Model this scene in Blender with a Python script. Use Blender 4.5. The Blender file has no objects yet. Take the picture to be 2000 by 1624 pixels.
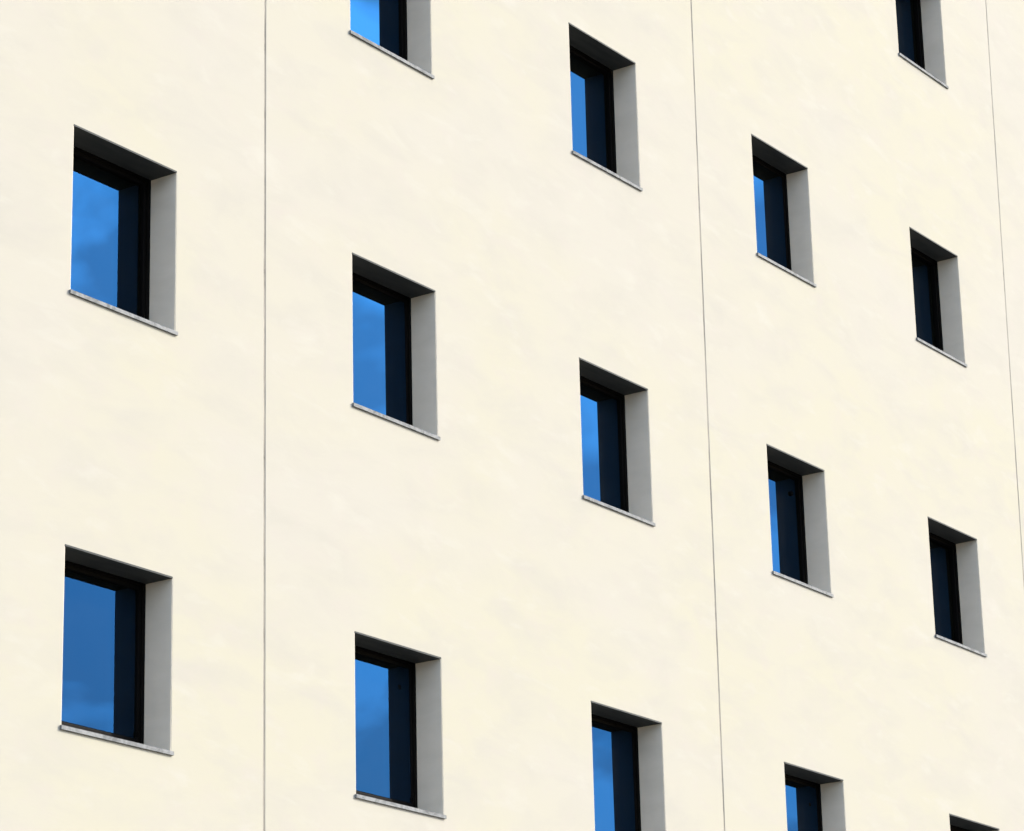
import bpy, bmesh, math, random
from mathutils import Vector, Matrix
random.seed(7)
scene = bpy.context.scene
col = scene.collection

# ------------------------------------------------------------------ camera
Z0 = 10.85                                   # height of the middle window row's heads above the ground
cam_data = bpy.data.cameras.new('camera')
cam = bpy.data.objects.new('camera', cam_data); col.objects.link(cam)
cam_data.sensor_width = 36.0
cam_data.lens = 36.0 * 6153.3 / 2000.0
cam_data.clip_start = 0.1; cam_data.clip_end = 6000
R_ = Vector((0.57189068, -0.81999647, -0.02338437))
U_ = Vector((-0.23962673, -0.19424998, 0.95123392))
F_ = Vector((0.78455088, 0.5383983, 0.30758283))
M = Matrix.Identity(4)
for i in range(3):
    M[i][0] = R_[i]; M[i][1] = U_[i]; M[i][2] = -F_[i]
M.translation = Vector((-15.860, -14.737, -9.255 + Z0))
cam.matrix_world = M
scene.camera = cam

# ------------------------------------------------------------------ sky, sun, exposure
SUN_EL, SUN_AZ = math.radians(30), math.radians(-38)      # azimuth from +x towards +y
S = Vector((math.cos(SUN_EL) * math.cos(SUN_AZ), math.cos(SUN_EL) * math.sin(SUN_AZ), math.sin(SUN_EL)))
world = bpy.data.worlds.new('World'); scene.world = world; world.use_nodes = True
wn, wl = world.node_tree.nodes, world.node_tree.links
wn.clear()
wout = wn.new('ShaderNodeOutputWorld'); bg = wn.new('ShaderNodeBackground'); bg.inputs[1].default_value = 0.15
sky = wn.new('ShaderNodeTexSky'); sky.sky_type = 'NISHITA'; sky.sun_disc = False
sky.sun_elevation = SUN_EL
sky.sun_rotation = math.pi / 2 - SUN_AZ
sky.air_density = 1.0; sky.dust_density = 3.0; sky.ozone_density = 5.0
geo = wn.new('ShaderNodeTexCoord')
sep = wn.new('ShaderNodeSeparateXYZ'); wl.new(geo.outputs['Generated'], sep.inputs[0])
def wmath(op, a, b=None):
    n = wn.new('ShaderNodeMath'); n.operation = op
    for k, v in ((0, a), (1, b)):
        if v is None: continue
        if isinstance(v, (int, float)): n.inputs[k].default_value = v
        else: wl.new(v, n.inputs[k])
    return n.outputs[0]
den = wmath('ADD', wmath('MAXIMUM', sep.outputs[2], 0.0), 0.28)
cmb = wn.new('ShaderNodeCombineXYZ')
wl.new(wmath('DIVIDE', sep.outputs[0], den), cmb.inputs[0]); wl.new(wmath('DIVIDE', sep.outputs[1], den), cmb.inputs[1])
cl = wn.new('ShaderNodeTexNoise'); cl.inputs['Scale'].default_value = 7.0; cl.inputs['Detail'].default_value = 4
cl.inputs['Roughness'].default_value = 0.52; cl.inputs['Distortion'].default_value = 0.6
off = wn.new('ShaderNodeVectorMath'); off.operation = 'ADD'; off.inputs[1].default_value = (1.3, 0.9, 0.0)   # where the clouds stand
wl.new(cmb.outputs[0], off.inputs[0]); wl.new(off.outputs[0], cl.inputs['Vector'])
cr = wn.new('ShaderNodeValToRGB'); wl.new(cl.outputs['Fac'], cr.inputs[0])
cr.color_ramp.elements[0].position = 0.47; cr.color_ramp.elements[0].color = (0, 0, 0, 1)
cr.color_ramp.elements[1].position = 0.60; cr.color_ramp.elements[1].color = (0.8, 0.8, 0.8, 1)
hs = wn.new('ShaderNodeHueSaturation'); hs.inputs['Saturation'].default_value = 1.9; wl.new(sky.outputs[0], hs.inputs['Color'])
cov = wmath('MINIMUM', wmath('ADD', wmath('MULTIPLY', wmath('MAXIMUM', sep.outputs[2], 0.0), 1.7), 0.35), 1.0)   # thinner cloud low down
cmix = wn.new('ShaderNodeMix'); cmix.data_type = 'RGBA'
wl.new(wmath('MULTIPLY', cr.outputs[0], cov), cmix.inputs['Factor']); wl.new(hs.outputs[0], cmix.inputs['A'])
bw = wn.new('ShaderNodeRGBToBW'); wl.new(sky.outputs[0], bw.inputs[0])
lit = wmath('ADD', wmath('MULTIPLY', bw.outputs[0], 1.6), 8.5)          # clouds glow more towards the sun
ctint = wn.new('ShaderNodeMix'); ctint.data_type = 'RGBA'; ctint.blend_type = 'MULTIPLY'; ctint.inputs['Factor'].default_value = 1.0
wl.new(lit, ctint.inputs['A']); ctint.inputs['B'].default_value = (1.0, 0.965, 0.91, 1)
wl.new(ctint.outputs['Result'], cmix.inputs['B'])
wl.new(cmix.outputs['Result'], bg.inputs[0]); wl.new(bg.outputs[0], wout.inputs[0])

sd = bpy.data.lights.new('sun', 'SUN'); sd.energy = 2.0; sd.angle = math.radians(0.5); sd.color = (1.0, 0.93, 0.83)
so = bpy.data.objects.new('sun', sd); col.objects.link(so)
so.rotation_euler = S.to_track_quat('Z', 'Y').to_euler()
scene.view_settings.view_transform = 'Standard'; scene.view_settings.look = 'None'
scene.view_settings.gamma = 1; scene.view_settings.use_curve_mapping = False
scene.view_settings.exposure = 1.3

# ------------------------------------------------------------------ material helpers
def new_mat(name):
    m = bpy.data.materials.new(name); m.use_nodes = True
    return m, m.node_tree.nodes, m.node_tree.links, m.node_tree.nodes['Principled BSDF']
def noise(n, l, vec, scale, detail=3, rough=0.5, dist=0.0):
    t = n.new('ShaderNodeTexNoise'); t.inputs['Scale'].default_value = scale; t.inputs['Detail'].default_value = detail
    t.inputs['Roughness'].default_value = rough; t.inputs['Distortion'].default_value = dist
    l.new(vec, t.inputs['Vector']); return t.outputs['Fac']
def mapped(n, l, vec, scale=(1, 1, 1), rot=(0, 0, 0), loc=(0, 0, 0)):
    m = n.new('ShaderNodeMapping'); m.inputs['Scale'].default_value = scale; m.inputs['Rotation'].default_value = rot
    m.inputs['Location'].default_value = loc; l.new(vec, m.inputs['Vector']); return m.outputs[0]
def ramp(n, l, fac, *stops):
    r = n.new('ShaderNodeValToRGB'); l.new(fac, r.inputs[0]); e = r.color_ramp.elements
    while len(e) < len(stops): e.new(0.5)
    for i, (p, c) in enumerate(stops):
        e[i].position = p; e[i].color = (*c, 1) if len(c) == 3 else c
    return r.outputs[0]
def mixc(n, l, fac, a, b, mode='MIX'):
    m = n.new('ShaderNodeMix'); m.data_type = 'RGBA'; m.blend_type = mode
    for k, v in (('Factor', fac), ('A', a), ('B', b)):
        if isinstance(v, (int, float)): m.inputs[k].default_value = v
        elif isinstance(v, tuple): m.inputs[k].default_value = (*v, 1)
        else: l.new(v, m.inputs[k])
    return m.outputs['Result']
def bump(n, l, height, strength, dist, prev=None):
    b = n.new('ShaderNodeBump'); b.inputs['Strength'].default_value = strength; b.inputs['Distance'].default_value = dist
    l.new(height, b.inputs['Height'])
    if prev is not None: l.new(prev, b.inputs['Normal'])
    return b.outputs[0]
def wpos(n): return n.new('ShaderNodeNewGeometry').outputs['Position']

# cream render
m_wall, n, l, p = new_mat('cream_render')
P = wpos(n)
big = noise(n, l, mapped(n, l, P, (0.30, 0.30, 0.42), (0, 0.25, 0)), 1.0, 3, 0.55, 0.4)
med = noise(n, l, mapped(n, l, P, (0.8, 0.8, 2.0), (0, 0.2, 0)), 1.3, 5, 0.6, 0.35)
mott = noise(n, l, mapped(n, l, P, (1, 1, 1.6), (0, -0.3, 0)), 2.6, 5, 0.65, 0.3)
tone = ramp(n, l, big, (0.38, (0.378, 0.356, 0.299)), (0.62, (0.384, 0.362, 0.282)))
tone = mixc(n, l, ramp(n, l, med, (0.46, (0, 0, 0)), (0.70, (0.85, 0.85, 0.85))), tone, (0.356, 0.337, 0.284))      # damp greyer drifts
tone = mixc(n, l, ramp(n, l, mott, (0.50, (0, 0, 0)), (0.74, (0.55, 0.55, 0.55))), tone, (0.378, 0.346, 0.300))  # faint pink mottling
pale = noise(n, l, mapped(n, l, P, (1.2, 1.2, 3.2), (0, 0.3, 0), (3.1, 0, 0.7)), 1.5, 4, 0.55, 0.3)
tone = mixc(n, l, ramp(n, l, pale, (0.56, (0, 0, 0)), (0.74, (0.7, 0.7, 0.7))), tone, (0.397, 0.376, 0.318))     # paler drawn-out patches
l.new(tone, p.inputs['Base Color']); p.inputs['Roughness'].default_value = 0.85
p.inputs['Specular IOR Level'].default_value = 0.06
fine = noise(n, l, P, 120, 3, 0.6)
b1 = bump(n, l, med, 0.14, 0.02); b2 = bump(n, l, fine, 0.25, 0.0015, b1)
l.new(b2, p.inputs['Normal'])

m_seal, n, l, p = new_mat('joint_sealant')
P = wpos(n)
c = ramp(n, l, noise(n, l, mapped(n, l, P, (1, 1, 1)), 2.4, 5, 0.7), (0.34, (0.11, 0.098, 0.078)), (0.46, (0.185, 0.168, 0.135)), (0.66, (0.25, 0.230, 0.185)))
l.new(c, p.inputs['Base Color']); p.inputs['Roughness'].default_value = 0.8

m_marble, n, l, p = new_mat('grey_marble')
P = wpos(n)
v = noise(n, l, mapped(n, l, P, (1, 1, 1), (0.3, 0.5, 0.2)), 6.0, 6, 0.65, 2.2)
c = ramp(n, l, v, (0.36, (0.12, 0.122, 0.118)), (0.45, (0.185, 0.188, 0.182)), (0.56, (0.25, 0.252, 0.242)), (0.66, (0.205, 0.208, 0.20)))
spot = noise(n, l, P, 23.0, 4, 0.6)
c = mixc(n, l, ramp(n, l, spot, (0.5, (0, 0, 0)), (0.7, (0.6, 0.6, 0.6))), c, (0.14, 0.142, 0.137))
l.new(c, p.inputs['Base Color']); p.inputs['Roughness'].default_value = 0.8; p.inputs['Specular IOR Level'].default_value = 0.08

m_frame, n, l, p = new_mat('dark_brown_aluminium')
P = wpos(n)
c = ramp(n, l, noise(n, l, P, 5, 3), (0.35, (0.003, 0.0025, 0.0021)), (0.65, (0.0048, 0.0042, 0.0036)))
l.new(c, p.inputs['Base Color']); p.inputs['Roughness'].default_value = 0.55; p.inputs['Specular IOR Level'].default_value = 0.03

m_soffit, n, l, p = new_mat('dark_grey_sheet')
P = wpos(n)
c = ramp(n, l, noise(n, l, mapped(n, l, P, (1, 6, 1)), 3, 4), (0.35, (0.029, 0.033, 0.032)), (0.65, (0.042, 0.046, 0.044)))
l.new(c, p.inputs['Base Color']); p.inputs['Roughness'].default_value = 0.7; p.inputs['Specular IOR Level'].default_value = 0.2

m_gasket, n, l, p = new_mat('black_rubber')
p.inputs['Base Color'].default_value = (0.004, 0.004, 0.004, 1); p.inputs['Roughness'].default_value = 0.9; p.inputs['Specular IOR Level'].default_value = 0.02

m_jamb_lift, n, l, p = new_mat('lifted_jamb_render')  # lighter than the wall render: brightness for the shaded jambs put into colour
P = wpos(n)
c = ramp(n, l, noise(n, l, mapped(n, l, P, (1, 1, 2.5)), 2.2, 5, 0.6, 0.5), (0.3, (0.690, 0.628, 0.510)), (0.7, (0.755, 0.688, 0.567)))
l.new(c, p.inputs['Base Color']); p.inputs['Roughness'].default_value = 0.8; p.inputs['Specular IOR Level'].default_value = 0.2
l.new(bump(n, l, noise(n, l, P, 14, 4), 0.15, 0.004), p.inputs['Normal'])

# blue coated solar glass: tinted mirror layer over dark glass
m_glass, n, l, p = new_mat('blue_coated_glass'); n.remove(p)
out = n['Material Output']
gl = n.new('ShaderNodeBsdfGlossy'); gl.inputs['Roughness'].default_value = 0.0; gl.inputs['Color'].default_value = (0.0030, 0.0195, 0.0575, 1)
tr = n.new('ShaderNodeBsdfTransparent'); tr.inputs['Color'].default_value = (0.80, 0.74, 0.55, 1)
lw = n.new('ShaderNodeFresnel'); lw.inputs['IOR'].default_value = 1.75
ml = n.new('ShaderNodeMath'); ml.operation = 'MULTIPLY'; ml.use_clamp = True; ml.inputs[1].default_value = 9.0; l.new(lw.outputs[0], ml.inputs[0])
mx = n.new('ShaderNodeMixShader'); l.new(ml.outputs[0], mx.inputs[0]); l.new(tr.outputs[0], mx.inputs[1]); l.new(gl.outputs[0], mx.inputs[2])
dark_lift = n.new('ShaderNodeBsdfDiffuse'); ad = n.new('ShaderNodeAddShader')          # faint grey film added to lift the dark reflections
l.new(ramp(n, l, noise(n, l, wpos(n), 5.0, 4), (0.3, (0.0024, 0.0026, 0.0018)), (0.7, (0.0042, 0.0044, 0.0030))), dark_lift.inputs['Color'])
l.new(mx.outputs[0], ad.inputs[0]); l.new(dark_lift.outputs[0], ad.inputs[1]); l.new(ad.outputs[0], out.inputs[0])
P = wpos(n)

m_room, n, l, p = new_mat('interior_plaster')
P = wpos(n)
c = ramp(n, l, noise(n, l, P, 2, 3), (0.3, (0.44, 0.43, 0.40)), (0.7, (0.52, 0.51, 0.48)))
l.new(c, p.inputs['Base Color']); p.inputs['Roughness'].default_value = 0.9
m_asph, n, l, p = new_mat('asphalt')
P = wpos(n)
c = ramp(n, l, noise(n, l, P, 40, 5, 0.7), (0.3, (0.035, 0.035, 0.036)), (0.7, (0.065, 0.064, 0.062)))
l.new(c, p.inputs['Base Color']); p.inputs['Roughness'].default_value = 0.9
m_pave, n, l, p = new_mat('pavement_slabs')
P = wpos(n)
bk = n.new('ShaderNodeTexBrick'); bk.inputs['Scale'].default_value = 1.0; bk.inputs['Mortar Size'].default_value = 0.008
bk.inputs['Color1'].default_value = (0.17, 0.165, 0.155, 1); bk.inputs['Color2'].default_value = (0.14, 0.138, 0.131, 1)
bk.inputs['Mortar'].default_value = (0.06, 0.06, 0.055, 1); bk.inputs['Brick Width'].default_value = 0.6; bk.inputs['Row Height'].default_value = 0.6
l.new(P, bk.inputs['Vector']); l.new(bk.outputs[0], p.inputs['Base Color']); p.inputs['Roughness'].default_value = 0.85

# ------------------------------------------------------------------ mesh helpers
def mesh_obj(name, bm, mat, parent=None, bevel=0.0, seg=2):
    bmesh.ops.recalc_face_normals(bm, faces=bm.faces)
    me = bpy.data.meshes.new(name); bm.to_mesh(me); bm.free(); me.materials.append(mat)
    o = bpy.data.objects.new(name, me); col.objects.link(o)
    if parent: o.parent = parent
    if bevel:
        b = o.modifiers.new('bevel', 'BEVEL'); b.width = bevel; b.segments = seg; b.limit_method = 'ANGLE'
        b.angle_limit = math.radians(40); b.harden_normals = False
    return o
def add_box(bm, x0, x1, y0, y1, z0, z1):
    v = [bm.verts.new((x, y, z)) for x in (x0, x1) for y in (y0, y1) for z in (z0, z1)]
    for f in ((0, 1, 3, 2), (4, 6, 7, 5), (0, 4, 5, 1), (2, 3, 7, 6), (0, 2, 6, 4), (1, 5, 7, 3)):
        bm.faces.new([v[i] for i in f])
def add_ring(bm, x0, x1, z0, z1, l_, r_, b_, t_, y0, y1):
    """picture-frame ring with mitred corners; l_,r_,b_,t_ = face widths"""
    o = [(x0, z0), (x1, z0), (x1, z1), (x0, z1)]
    i = [(x0 + l_, z0 + b_), (x1 - r_, z0 + b_), (x1 - r_, z1 - t_), (x0 + l_, z1 - t_)]
    def ring(pts, y): return [bm.verts.new((a, y, c_)) for a, c_ in pts]
    of, inf, ob, ib = ring(o, y0), ring(i, y0), ring(o, y1), ring(i, y1)
    for k in range(4):
        j = (k + 1) % 4
        bm.faces.new((of[k], of[j], inf[j], inf[k])); bm.faces.new((ob[j], ob[k], ib[k], ib[j]))
        bm.faces.new((inf[k], inf[j], ib[j], ib[k])); bm.faces.new((of[j], of[k], ob[k], ob[j]))

# ------------------------------------------------------------------ ground (setting)
def sheet(name, x0, x1, y0, y1, z, mat):
    bm = bmesh.new(); v = [bm.verts.new(c_) for c_ in ((x0, y0, z), (x1, y0, z), (x1, y1, z), (x0, y1, z))]; bm.faces.new(v)
    o = mesh_obj(name, bm, mat); o['kind'] = 'structure'; return o
sheet('ground', -2500, 2500, -2500, 2500, 0.0, m_asph)
bm = bmesh.new(); add_box(bm, -40, 60, -3.2, -0.02, 0.004, 0.13)
o = mesh_obj('pavement', bm, m_pave, None, 0.01); o['kind'] = 'structure'

# ------------------------------------------------------------------ building
W, H, D = 1.158, 1.304, 0.257
COLX = {-2: -6.71, -1: -3.355, 0: 0.0, 1: 3.353, 2: 6.714, 3: 10.059, 4: 13.455, 5: 17.15, 6: 20.5, 7: 23.9}
ROWZ = {-3: 9.93, -2: 6.729, -1: 3.308, 0: 0.0, 1: -3.2, 2: -6.45}
# windows as measured: (column,row): (x of left edge, z of head)
FIX = {(0, 0): (0.001, 0.006), (0, 1): (0.001, -3.207), (1, -1): (3.356, 3.292), (1, 0): (3.353, -0.001), (1, 1): (3.346, -3.199),
       (2, -1): (6.711, 3.309), (2, 0): (6.708, -0.010), (2, 1): (6.724, -3.178), (3, -1): (10.048, 3.300), (3, 0): (10.040, -0.016),
       (3, 1): (10.068, -3.198), (4, -2): (13.492, 6.738), (4, -1): (13.462, 3.333), (4, 0): (13.438, -0.004), (4, 1): (13.480, -3.215)}
PANE_Y = {(0, 0): 0.296, (0, 1): 0.281, (1, 0): 0.272, (1, 1): 0.272, (2, -1): 0.296, (2, 0): 0.286, (3, -1): 0.272,
          (3, 0): 0.290, (2, 1): 0.274, (3, 1): 0.270, (4, -2): 0.312, (4, -1): 0.312, (4, 0): 0.312, (4, 1): 0.312}
def win_at(c_, r_):
    x, z = FIX.get((c_, r_), (COLX[c_], ROWZ[r_])); return x, z + Z0
# joints between the cladding bays, x at z=Z0-5 and at z=Z0+7
JO = [(2.220, 2.230), (8.895, 8.985), (15.610, 15.880)]
def joint_x(j, z):
    a, b = JO[j]; return a + (b - a) * (z - (Z0 - 5)) / 12.0
XL, XR = -8.6, 26.6
ZB, ZT = 0.0, Z0 + 11.4
GAP = 0.0115
TH = 0.30                                     # depth of the wall skin

building = bpy.data.objects.new('apartment_building', None); col.objects.link(building)
building.location = (0, 0, 0)
building['label'] = 'cream rendered building facade with rows of deep set square windows'
building['category'] = 'building'

def wall_panel(cols, left, right):
    """rendered bay with window openings, reveals and closed edges"""
    bm = bmesh.new()
    ops = []
    for c_ in cols:
        for r_ in ROWZ:
            x, z = win_at(c_, r_); ops.append((x, x + W, z - H, z))
    # rows of cells: between row bands, each column cell band follows its own openings
    colb = []                                            # cell column limits as functions of z
    for k, c_ in enumerate(cols): colb.append(c_)
    def lim(k, z):                                       # boundary k: left edge, mid between columns, right edge
        if k == 0: return left(z)
        if k == len(cols): return right(z)
        return (COLX[cols[k - 1]] + W + COLX[cols[k]]) / 2
    rows_ = sorted(ROWZ, key=lambda r: ROWZ[r])
    zb = [ZB] + [Z0 + (ROWZ[rows_[i]] + ROWZ[rows_[i + 1]] - H) / 2 for i in range(len(rows_) - 1)] + [ZT]
    cache = {}
    def V(x, y, z):
        key = (round(x, 5), round(y, 5), round(z, 5))
        if key not in cache: cache[key] = bm.verts.new((x, y, z))
        return cache[key]
    for k, c_ in enumerate(cols):
        for i, r_ in enumerate(rows_):
            x, z = win_at(c_, r_); z0, z1 = z - H, z
            A = [(lim(k, zb[i]), zb[i]), (lim(k + 1, zb[i]), zb[i]), (lim(k + 1, zb[i + 1]), zb[i + 1]), (lim(k, zb[i + 1]), zb[i + 1])]
            B = [(x, z0), (x + W, z0), (x + W, z1), (x, z1)]
            for q in range(4):
                w_ = (q + 1) % 4
                bm.faces.new((V(A[q][0], 0, A[q][1]), V(A[w_][0], 0, A[w_][1]), V(B[w_][0], 0, B[w_][1]), V(B[q][0], 0, B[q][1])))
                bm.faces.new((V(A[w_][0], TH, A[w_][1]), V(A[q][0], TH, A[q][1]), V(B[q][0], TH, B[q][1]), V(B[w_][0], TH, B[w_][1])))
                bm.faces.new((V(B[q][0], 0, B[q][1]), V(B[w_][0], 0, B[w_][1]), V(B[w_][0], TH, B[w_][1]), V(B[q][0], TH, B[q][1])))
            if k == 0: bm.faces.new((V(A[0][0], 0, A[0][1]), V(A[3][0], 0, A[3][1]), V(A[3][0], TH, A[3][1]), V(A[0][0], TH, A[0][1])))
            if k == len(cols) - 1: bm.faces.new((V(A[1][0], 0, A[1][1]), V(A[2][0], 0, A[2][1]), V(A[2][0], TH, A[2][1]), V(A[1][0], TH, A[1][1])))
            if i == 0: bm.faces.new((V(A[0][0], 0, A[0][1]), V(A[1][0], 0, A[1][1]), V(A[1][0], TH, A[1][1]), V(A[0][0], TH, A[0][1])))
            if i == len(rows_) - 1: bm.faces.new((V(A[3][0], 0, A[3][1]), V(A[2][0], 0, A[2][1]), V(A[2][0], TH, A[2][1]), V(A[3][0], TH, A[3][1])))
    return mesh_obj('wall_panel', bm, m_wall, building, 0.004)
wall_panel([-2, -1, 0], lambda z: XL, lambda z: joint_x(0, z) - GAP)
wall_panel([1, 2], lambda z: joint_x(0, z) + GAP, lambda z: joint_x(1, z) - GAP)
wall_panel([3, 4], lambda z: joint_x(1, z) + GAP, lambda z: joint_x(2, z) - GAP)
wall_panel([5, 6, 7], lambda z: joint_x(2, z) + GAP, lambda z: XR)
for j in range(3):                                       # sealed joints, slightly recessed and wandering
    bm = bmesh.new(); prev = None; N = 120
    for i in range(N + 1):
        z = ZB + (ZT - ZB) * i / N; x = joint_x(j, z); y = 0.0022 + random.uniform(-0.0012, 0.002)
        cur = [bm.verts.new((x - GAP - 0.01, y, z)), bm.verts.new((x, y + 0.002, z)), bm.verts.new((x + GAP + 0.01, y, z)),
               bm.verts.new((x + GAP + 0.01, 0.05, z)), bm.verts.new((x - GAP - 0.01, 0.05, z))]
        if prev:
            for q in range(5): bm.faces.new((prev[q], prev[(q + 1) % 5], cur[(q + 1) % 5], cur[q]))
        prev = cur
    # keep the strip inside the groove: narrow it to the gap
    for v_ in bm.verts:
        cx = joint_x(j, v_.co.z); v_.co.x = cx + max(-GAP + 0.0003, min(GAP - 0.0003, v_.co.x - cx))
    mesh_obj('joint_sealant', bm, m_seal, building)

# floors, cross walls, back and side walls, roof (dim rooms behind the glass)
YB = 9.0
for r_, z_ in list(ROWZ.items()):
    bm = bmesh.new(); zc = Z0 + z_ + 0.55
    add_box(bm, XL + 0.25, XR - 0.25, TH + 0.002, YB - 0.25, zc, zc + 0.25); mesh_obj('floor_slab', bm, m_room, building)
for c_ in list(COLX)[1:]:
    xm = (COLX[c_] + COLX[c_ - 1] + W) / 2
    bm = bmesh.new(); add_box(bm, xm - 0.08, xm + 0.08, TH + 0.004, 5.2, 0.02, ZT - 0.9); mesh_obj('partition_wall', bm, m_room, building)
bm = bmesh.new(); add_box(bm, XL + 0.25, XR - 0.25, 5.204, 5.35, 0.02, ZT - 0.9); mesh_obj('corridor_wall', bm, m_room, building)
bm = bmesh.new(); add_box(bm, XL, XR, YB - 0.25, YB, ZB, ZT); mesh_obj('rear_wall', bm, m_wall, building)
for a, b in ((XL, XL + 0.25), (XR - 0.25, XR)):
    bm = bmesh.new(); add_box(bm, a, b, TH + 0.002, YB - 0.252, ZB, ZT); mesh_obj('side_wall', bm, m_wall, building)
bm = bmesh.new(); add_box(bm, XL + 0.252, XR - 0.252, TH + 0.004, YB - 0.252, ZT - 0.6, ZT - 0.3); mesh_obj('roof', bm, m_seal, building)
bm = bmesh.new(); add_box(bm, XL - 0.03, XR + 0.03, -0.04, TH + 0.06, ZT + 0.002, ZT + 0.05); mesh_obj('coping', bm, m_soffit, building, 0.004)

# ------------------------------------------------------------------ windows (each a part of the building, with its own sub-parts)
def window_proto():
    e = 0.004
    bm = bmesh.new()                                     # fixed outer frame; origin = head of the left outer corner
    add_ring(bm, e, W - e, -H + e, -e, 0.034, 0.034, 0.055, 0.024, D, D + 0.07)
    fr = mesh_obj('window', bm, m_frame, building, 0.003)
    bm = bmesh.new()
    add_ring(bm, 0.035, W - 0.035, -H + 0.056, -0.025, 0.036, 0.036, 0.062, 0.036, D + 0.009, D + 0.062)
    sa = mesh_obj('sash', bm, m_frame, fr, 0.004)
    bm = bmesh.new()                                     # black gasket round the glass
    add_ring(bm, 0.0712, W - 0.0712, -H + 0.1182, -0.0612, 0.006, 0.006, 0.006, 0.006, D + 0.0135, D + 0.05)
    ga = mesh_obj('gasket', bm, m_gasket, fr)
    bm = bmesh.new()
    add_box(bm, 0.0715, W - 0.0715, 0.0, 0.006, -H + 0.1185, -0.0615)
    pa = mesh_obj('pane', bm, m_glass, fr); pa.location.y = 0.285
    bm = bmesh.new()                                     # marble sill: slab between the reveals, wider nose outside
    outl = [(e, D), (e, 0.0), (-0.014, -0.0005), (-0.014, -0.018), (W + 0.014, -0.018), (W + 0.014, -0.0005), (W - e, 0.0), (W - e, D)]
    def zt(y): return -H + 0.003 + 0.012 * max(y, -0.018) / D
    top = [bm.verts.new((x, y, zt(y))) for x, y in outl]; bot = [bm.verts.new((x, y, -H - 0.032 if y <= 0 else -H + 0.0005)) for x, y in outl]
    # nose hangs below the opening: separate lower box
    for v_, (x, y) in zip(bot, outl): v_.co.z = -H + 0.0005
    bm.faces.new(top); bm.faces.new(bot[::-1])
    for k in range(8): bm.faces.new((top[k], bot[k], bot[(k + 1) % 8], top[(k + 1) % 8]))
    add_box(bm, -0.014, W + 0.014, -0.018, -0.0006, -H - 0.027, -H + 0.0003)
    si = mesh_obj('sill', bm, m_marble, fr)
    for xa, xb in ((0.0006, 0.0034), (W - 0.0034, W - 0.0006)):   # added jamb sheets, lighter than the wall to brighten the shaded reveal
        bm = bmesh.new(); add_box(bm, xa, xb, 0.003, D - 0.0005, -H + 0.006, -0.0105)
        mesh_obj('jamb_lift_sheet', bm, m_jamb_lift, fr)
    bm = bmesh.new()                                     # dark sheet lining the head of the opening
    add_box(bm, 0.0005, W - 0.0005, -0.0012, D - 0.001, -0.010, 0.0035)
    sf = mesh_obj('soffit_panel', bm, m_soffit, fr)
    bm = bmesh.new()                                     # small lower hinge on the sash
    add_box(bm, W - 0.068, W - 0.052, D - 0.004, D + 0.012, -H + 0.135, -H + 0.175)
    hi = mesh_obj('hinge', bm, m_frame, fr, 0.003)
    return fr
def children(o): return [c_ for c_ in bpy.data.objects if c_.parent == o]
proto = window_proto(); kids = children(proto)
# each window gets its real place; the first one reuses the prototype itself
first = True
for r_ in (0, 1, -1, -2, 2, -3):
    for c_ in COLX:
        x, z = win_at(c_, r_)
        if first: w_ = proto; ks = kids; first = False
        else:
            w_ = proto.copy(); col.objects.link(w_); w_.parent = building; ks = []
            for k in kids:
                q = k.copy(); col.objects.link(q); q.parent = w_; ks.append(q)
        w_.location = (x, 0, z)
        for q in ks:
            if q.name.startswith('pane'):
                q.location.y = PANE_Y.get((c_, r_), 0.283)
                q.rotation_euler.x = math.radians(random.uniform(-0.12, 0.12))
        if (c_, r_) in ((1, 1), (3, 0), (3, 1)):             # round black disc standing in for a dark mark in the upper glass
            bm = bmesh.new()
            bmesh.ops.create_cone(bm, cap_ends=True, segments=20, radius1=0.026, radius2=0.020, depth=0.012,
                                  matrix=Matrix.Translation((W - 0.21, D + 0.018, -0.24)) @ Matrix.Rotation(math.radians(90), 4, 'X'))
            mesh_obj('dark_disc', bm, m_gasket, w_)
            w_['label'] = 'square window with a small round dark disc high in its glass'
        elif c_ == 4: w_['label'] = 'square window of the right hand column with nearly black glass'
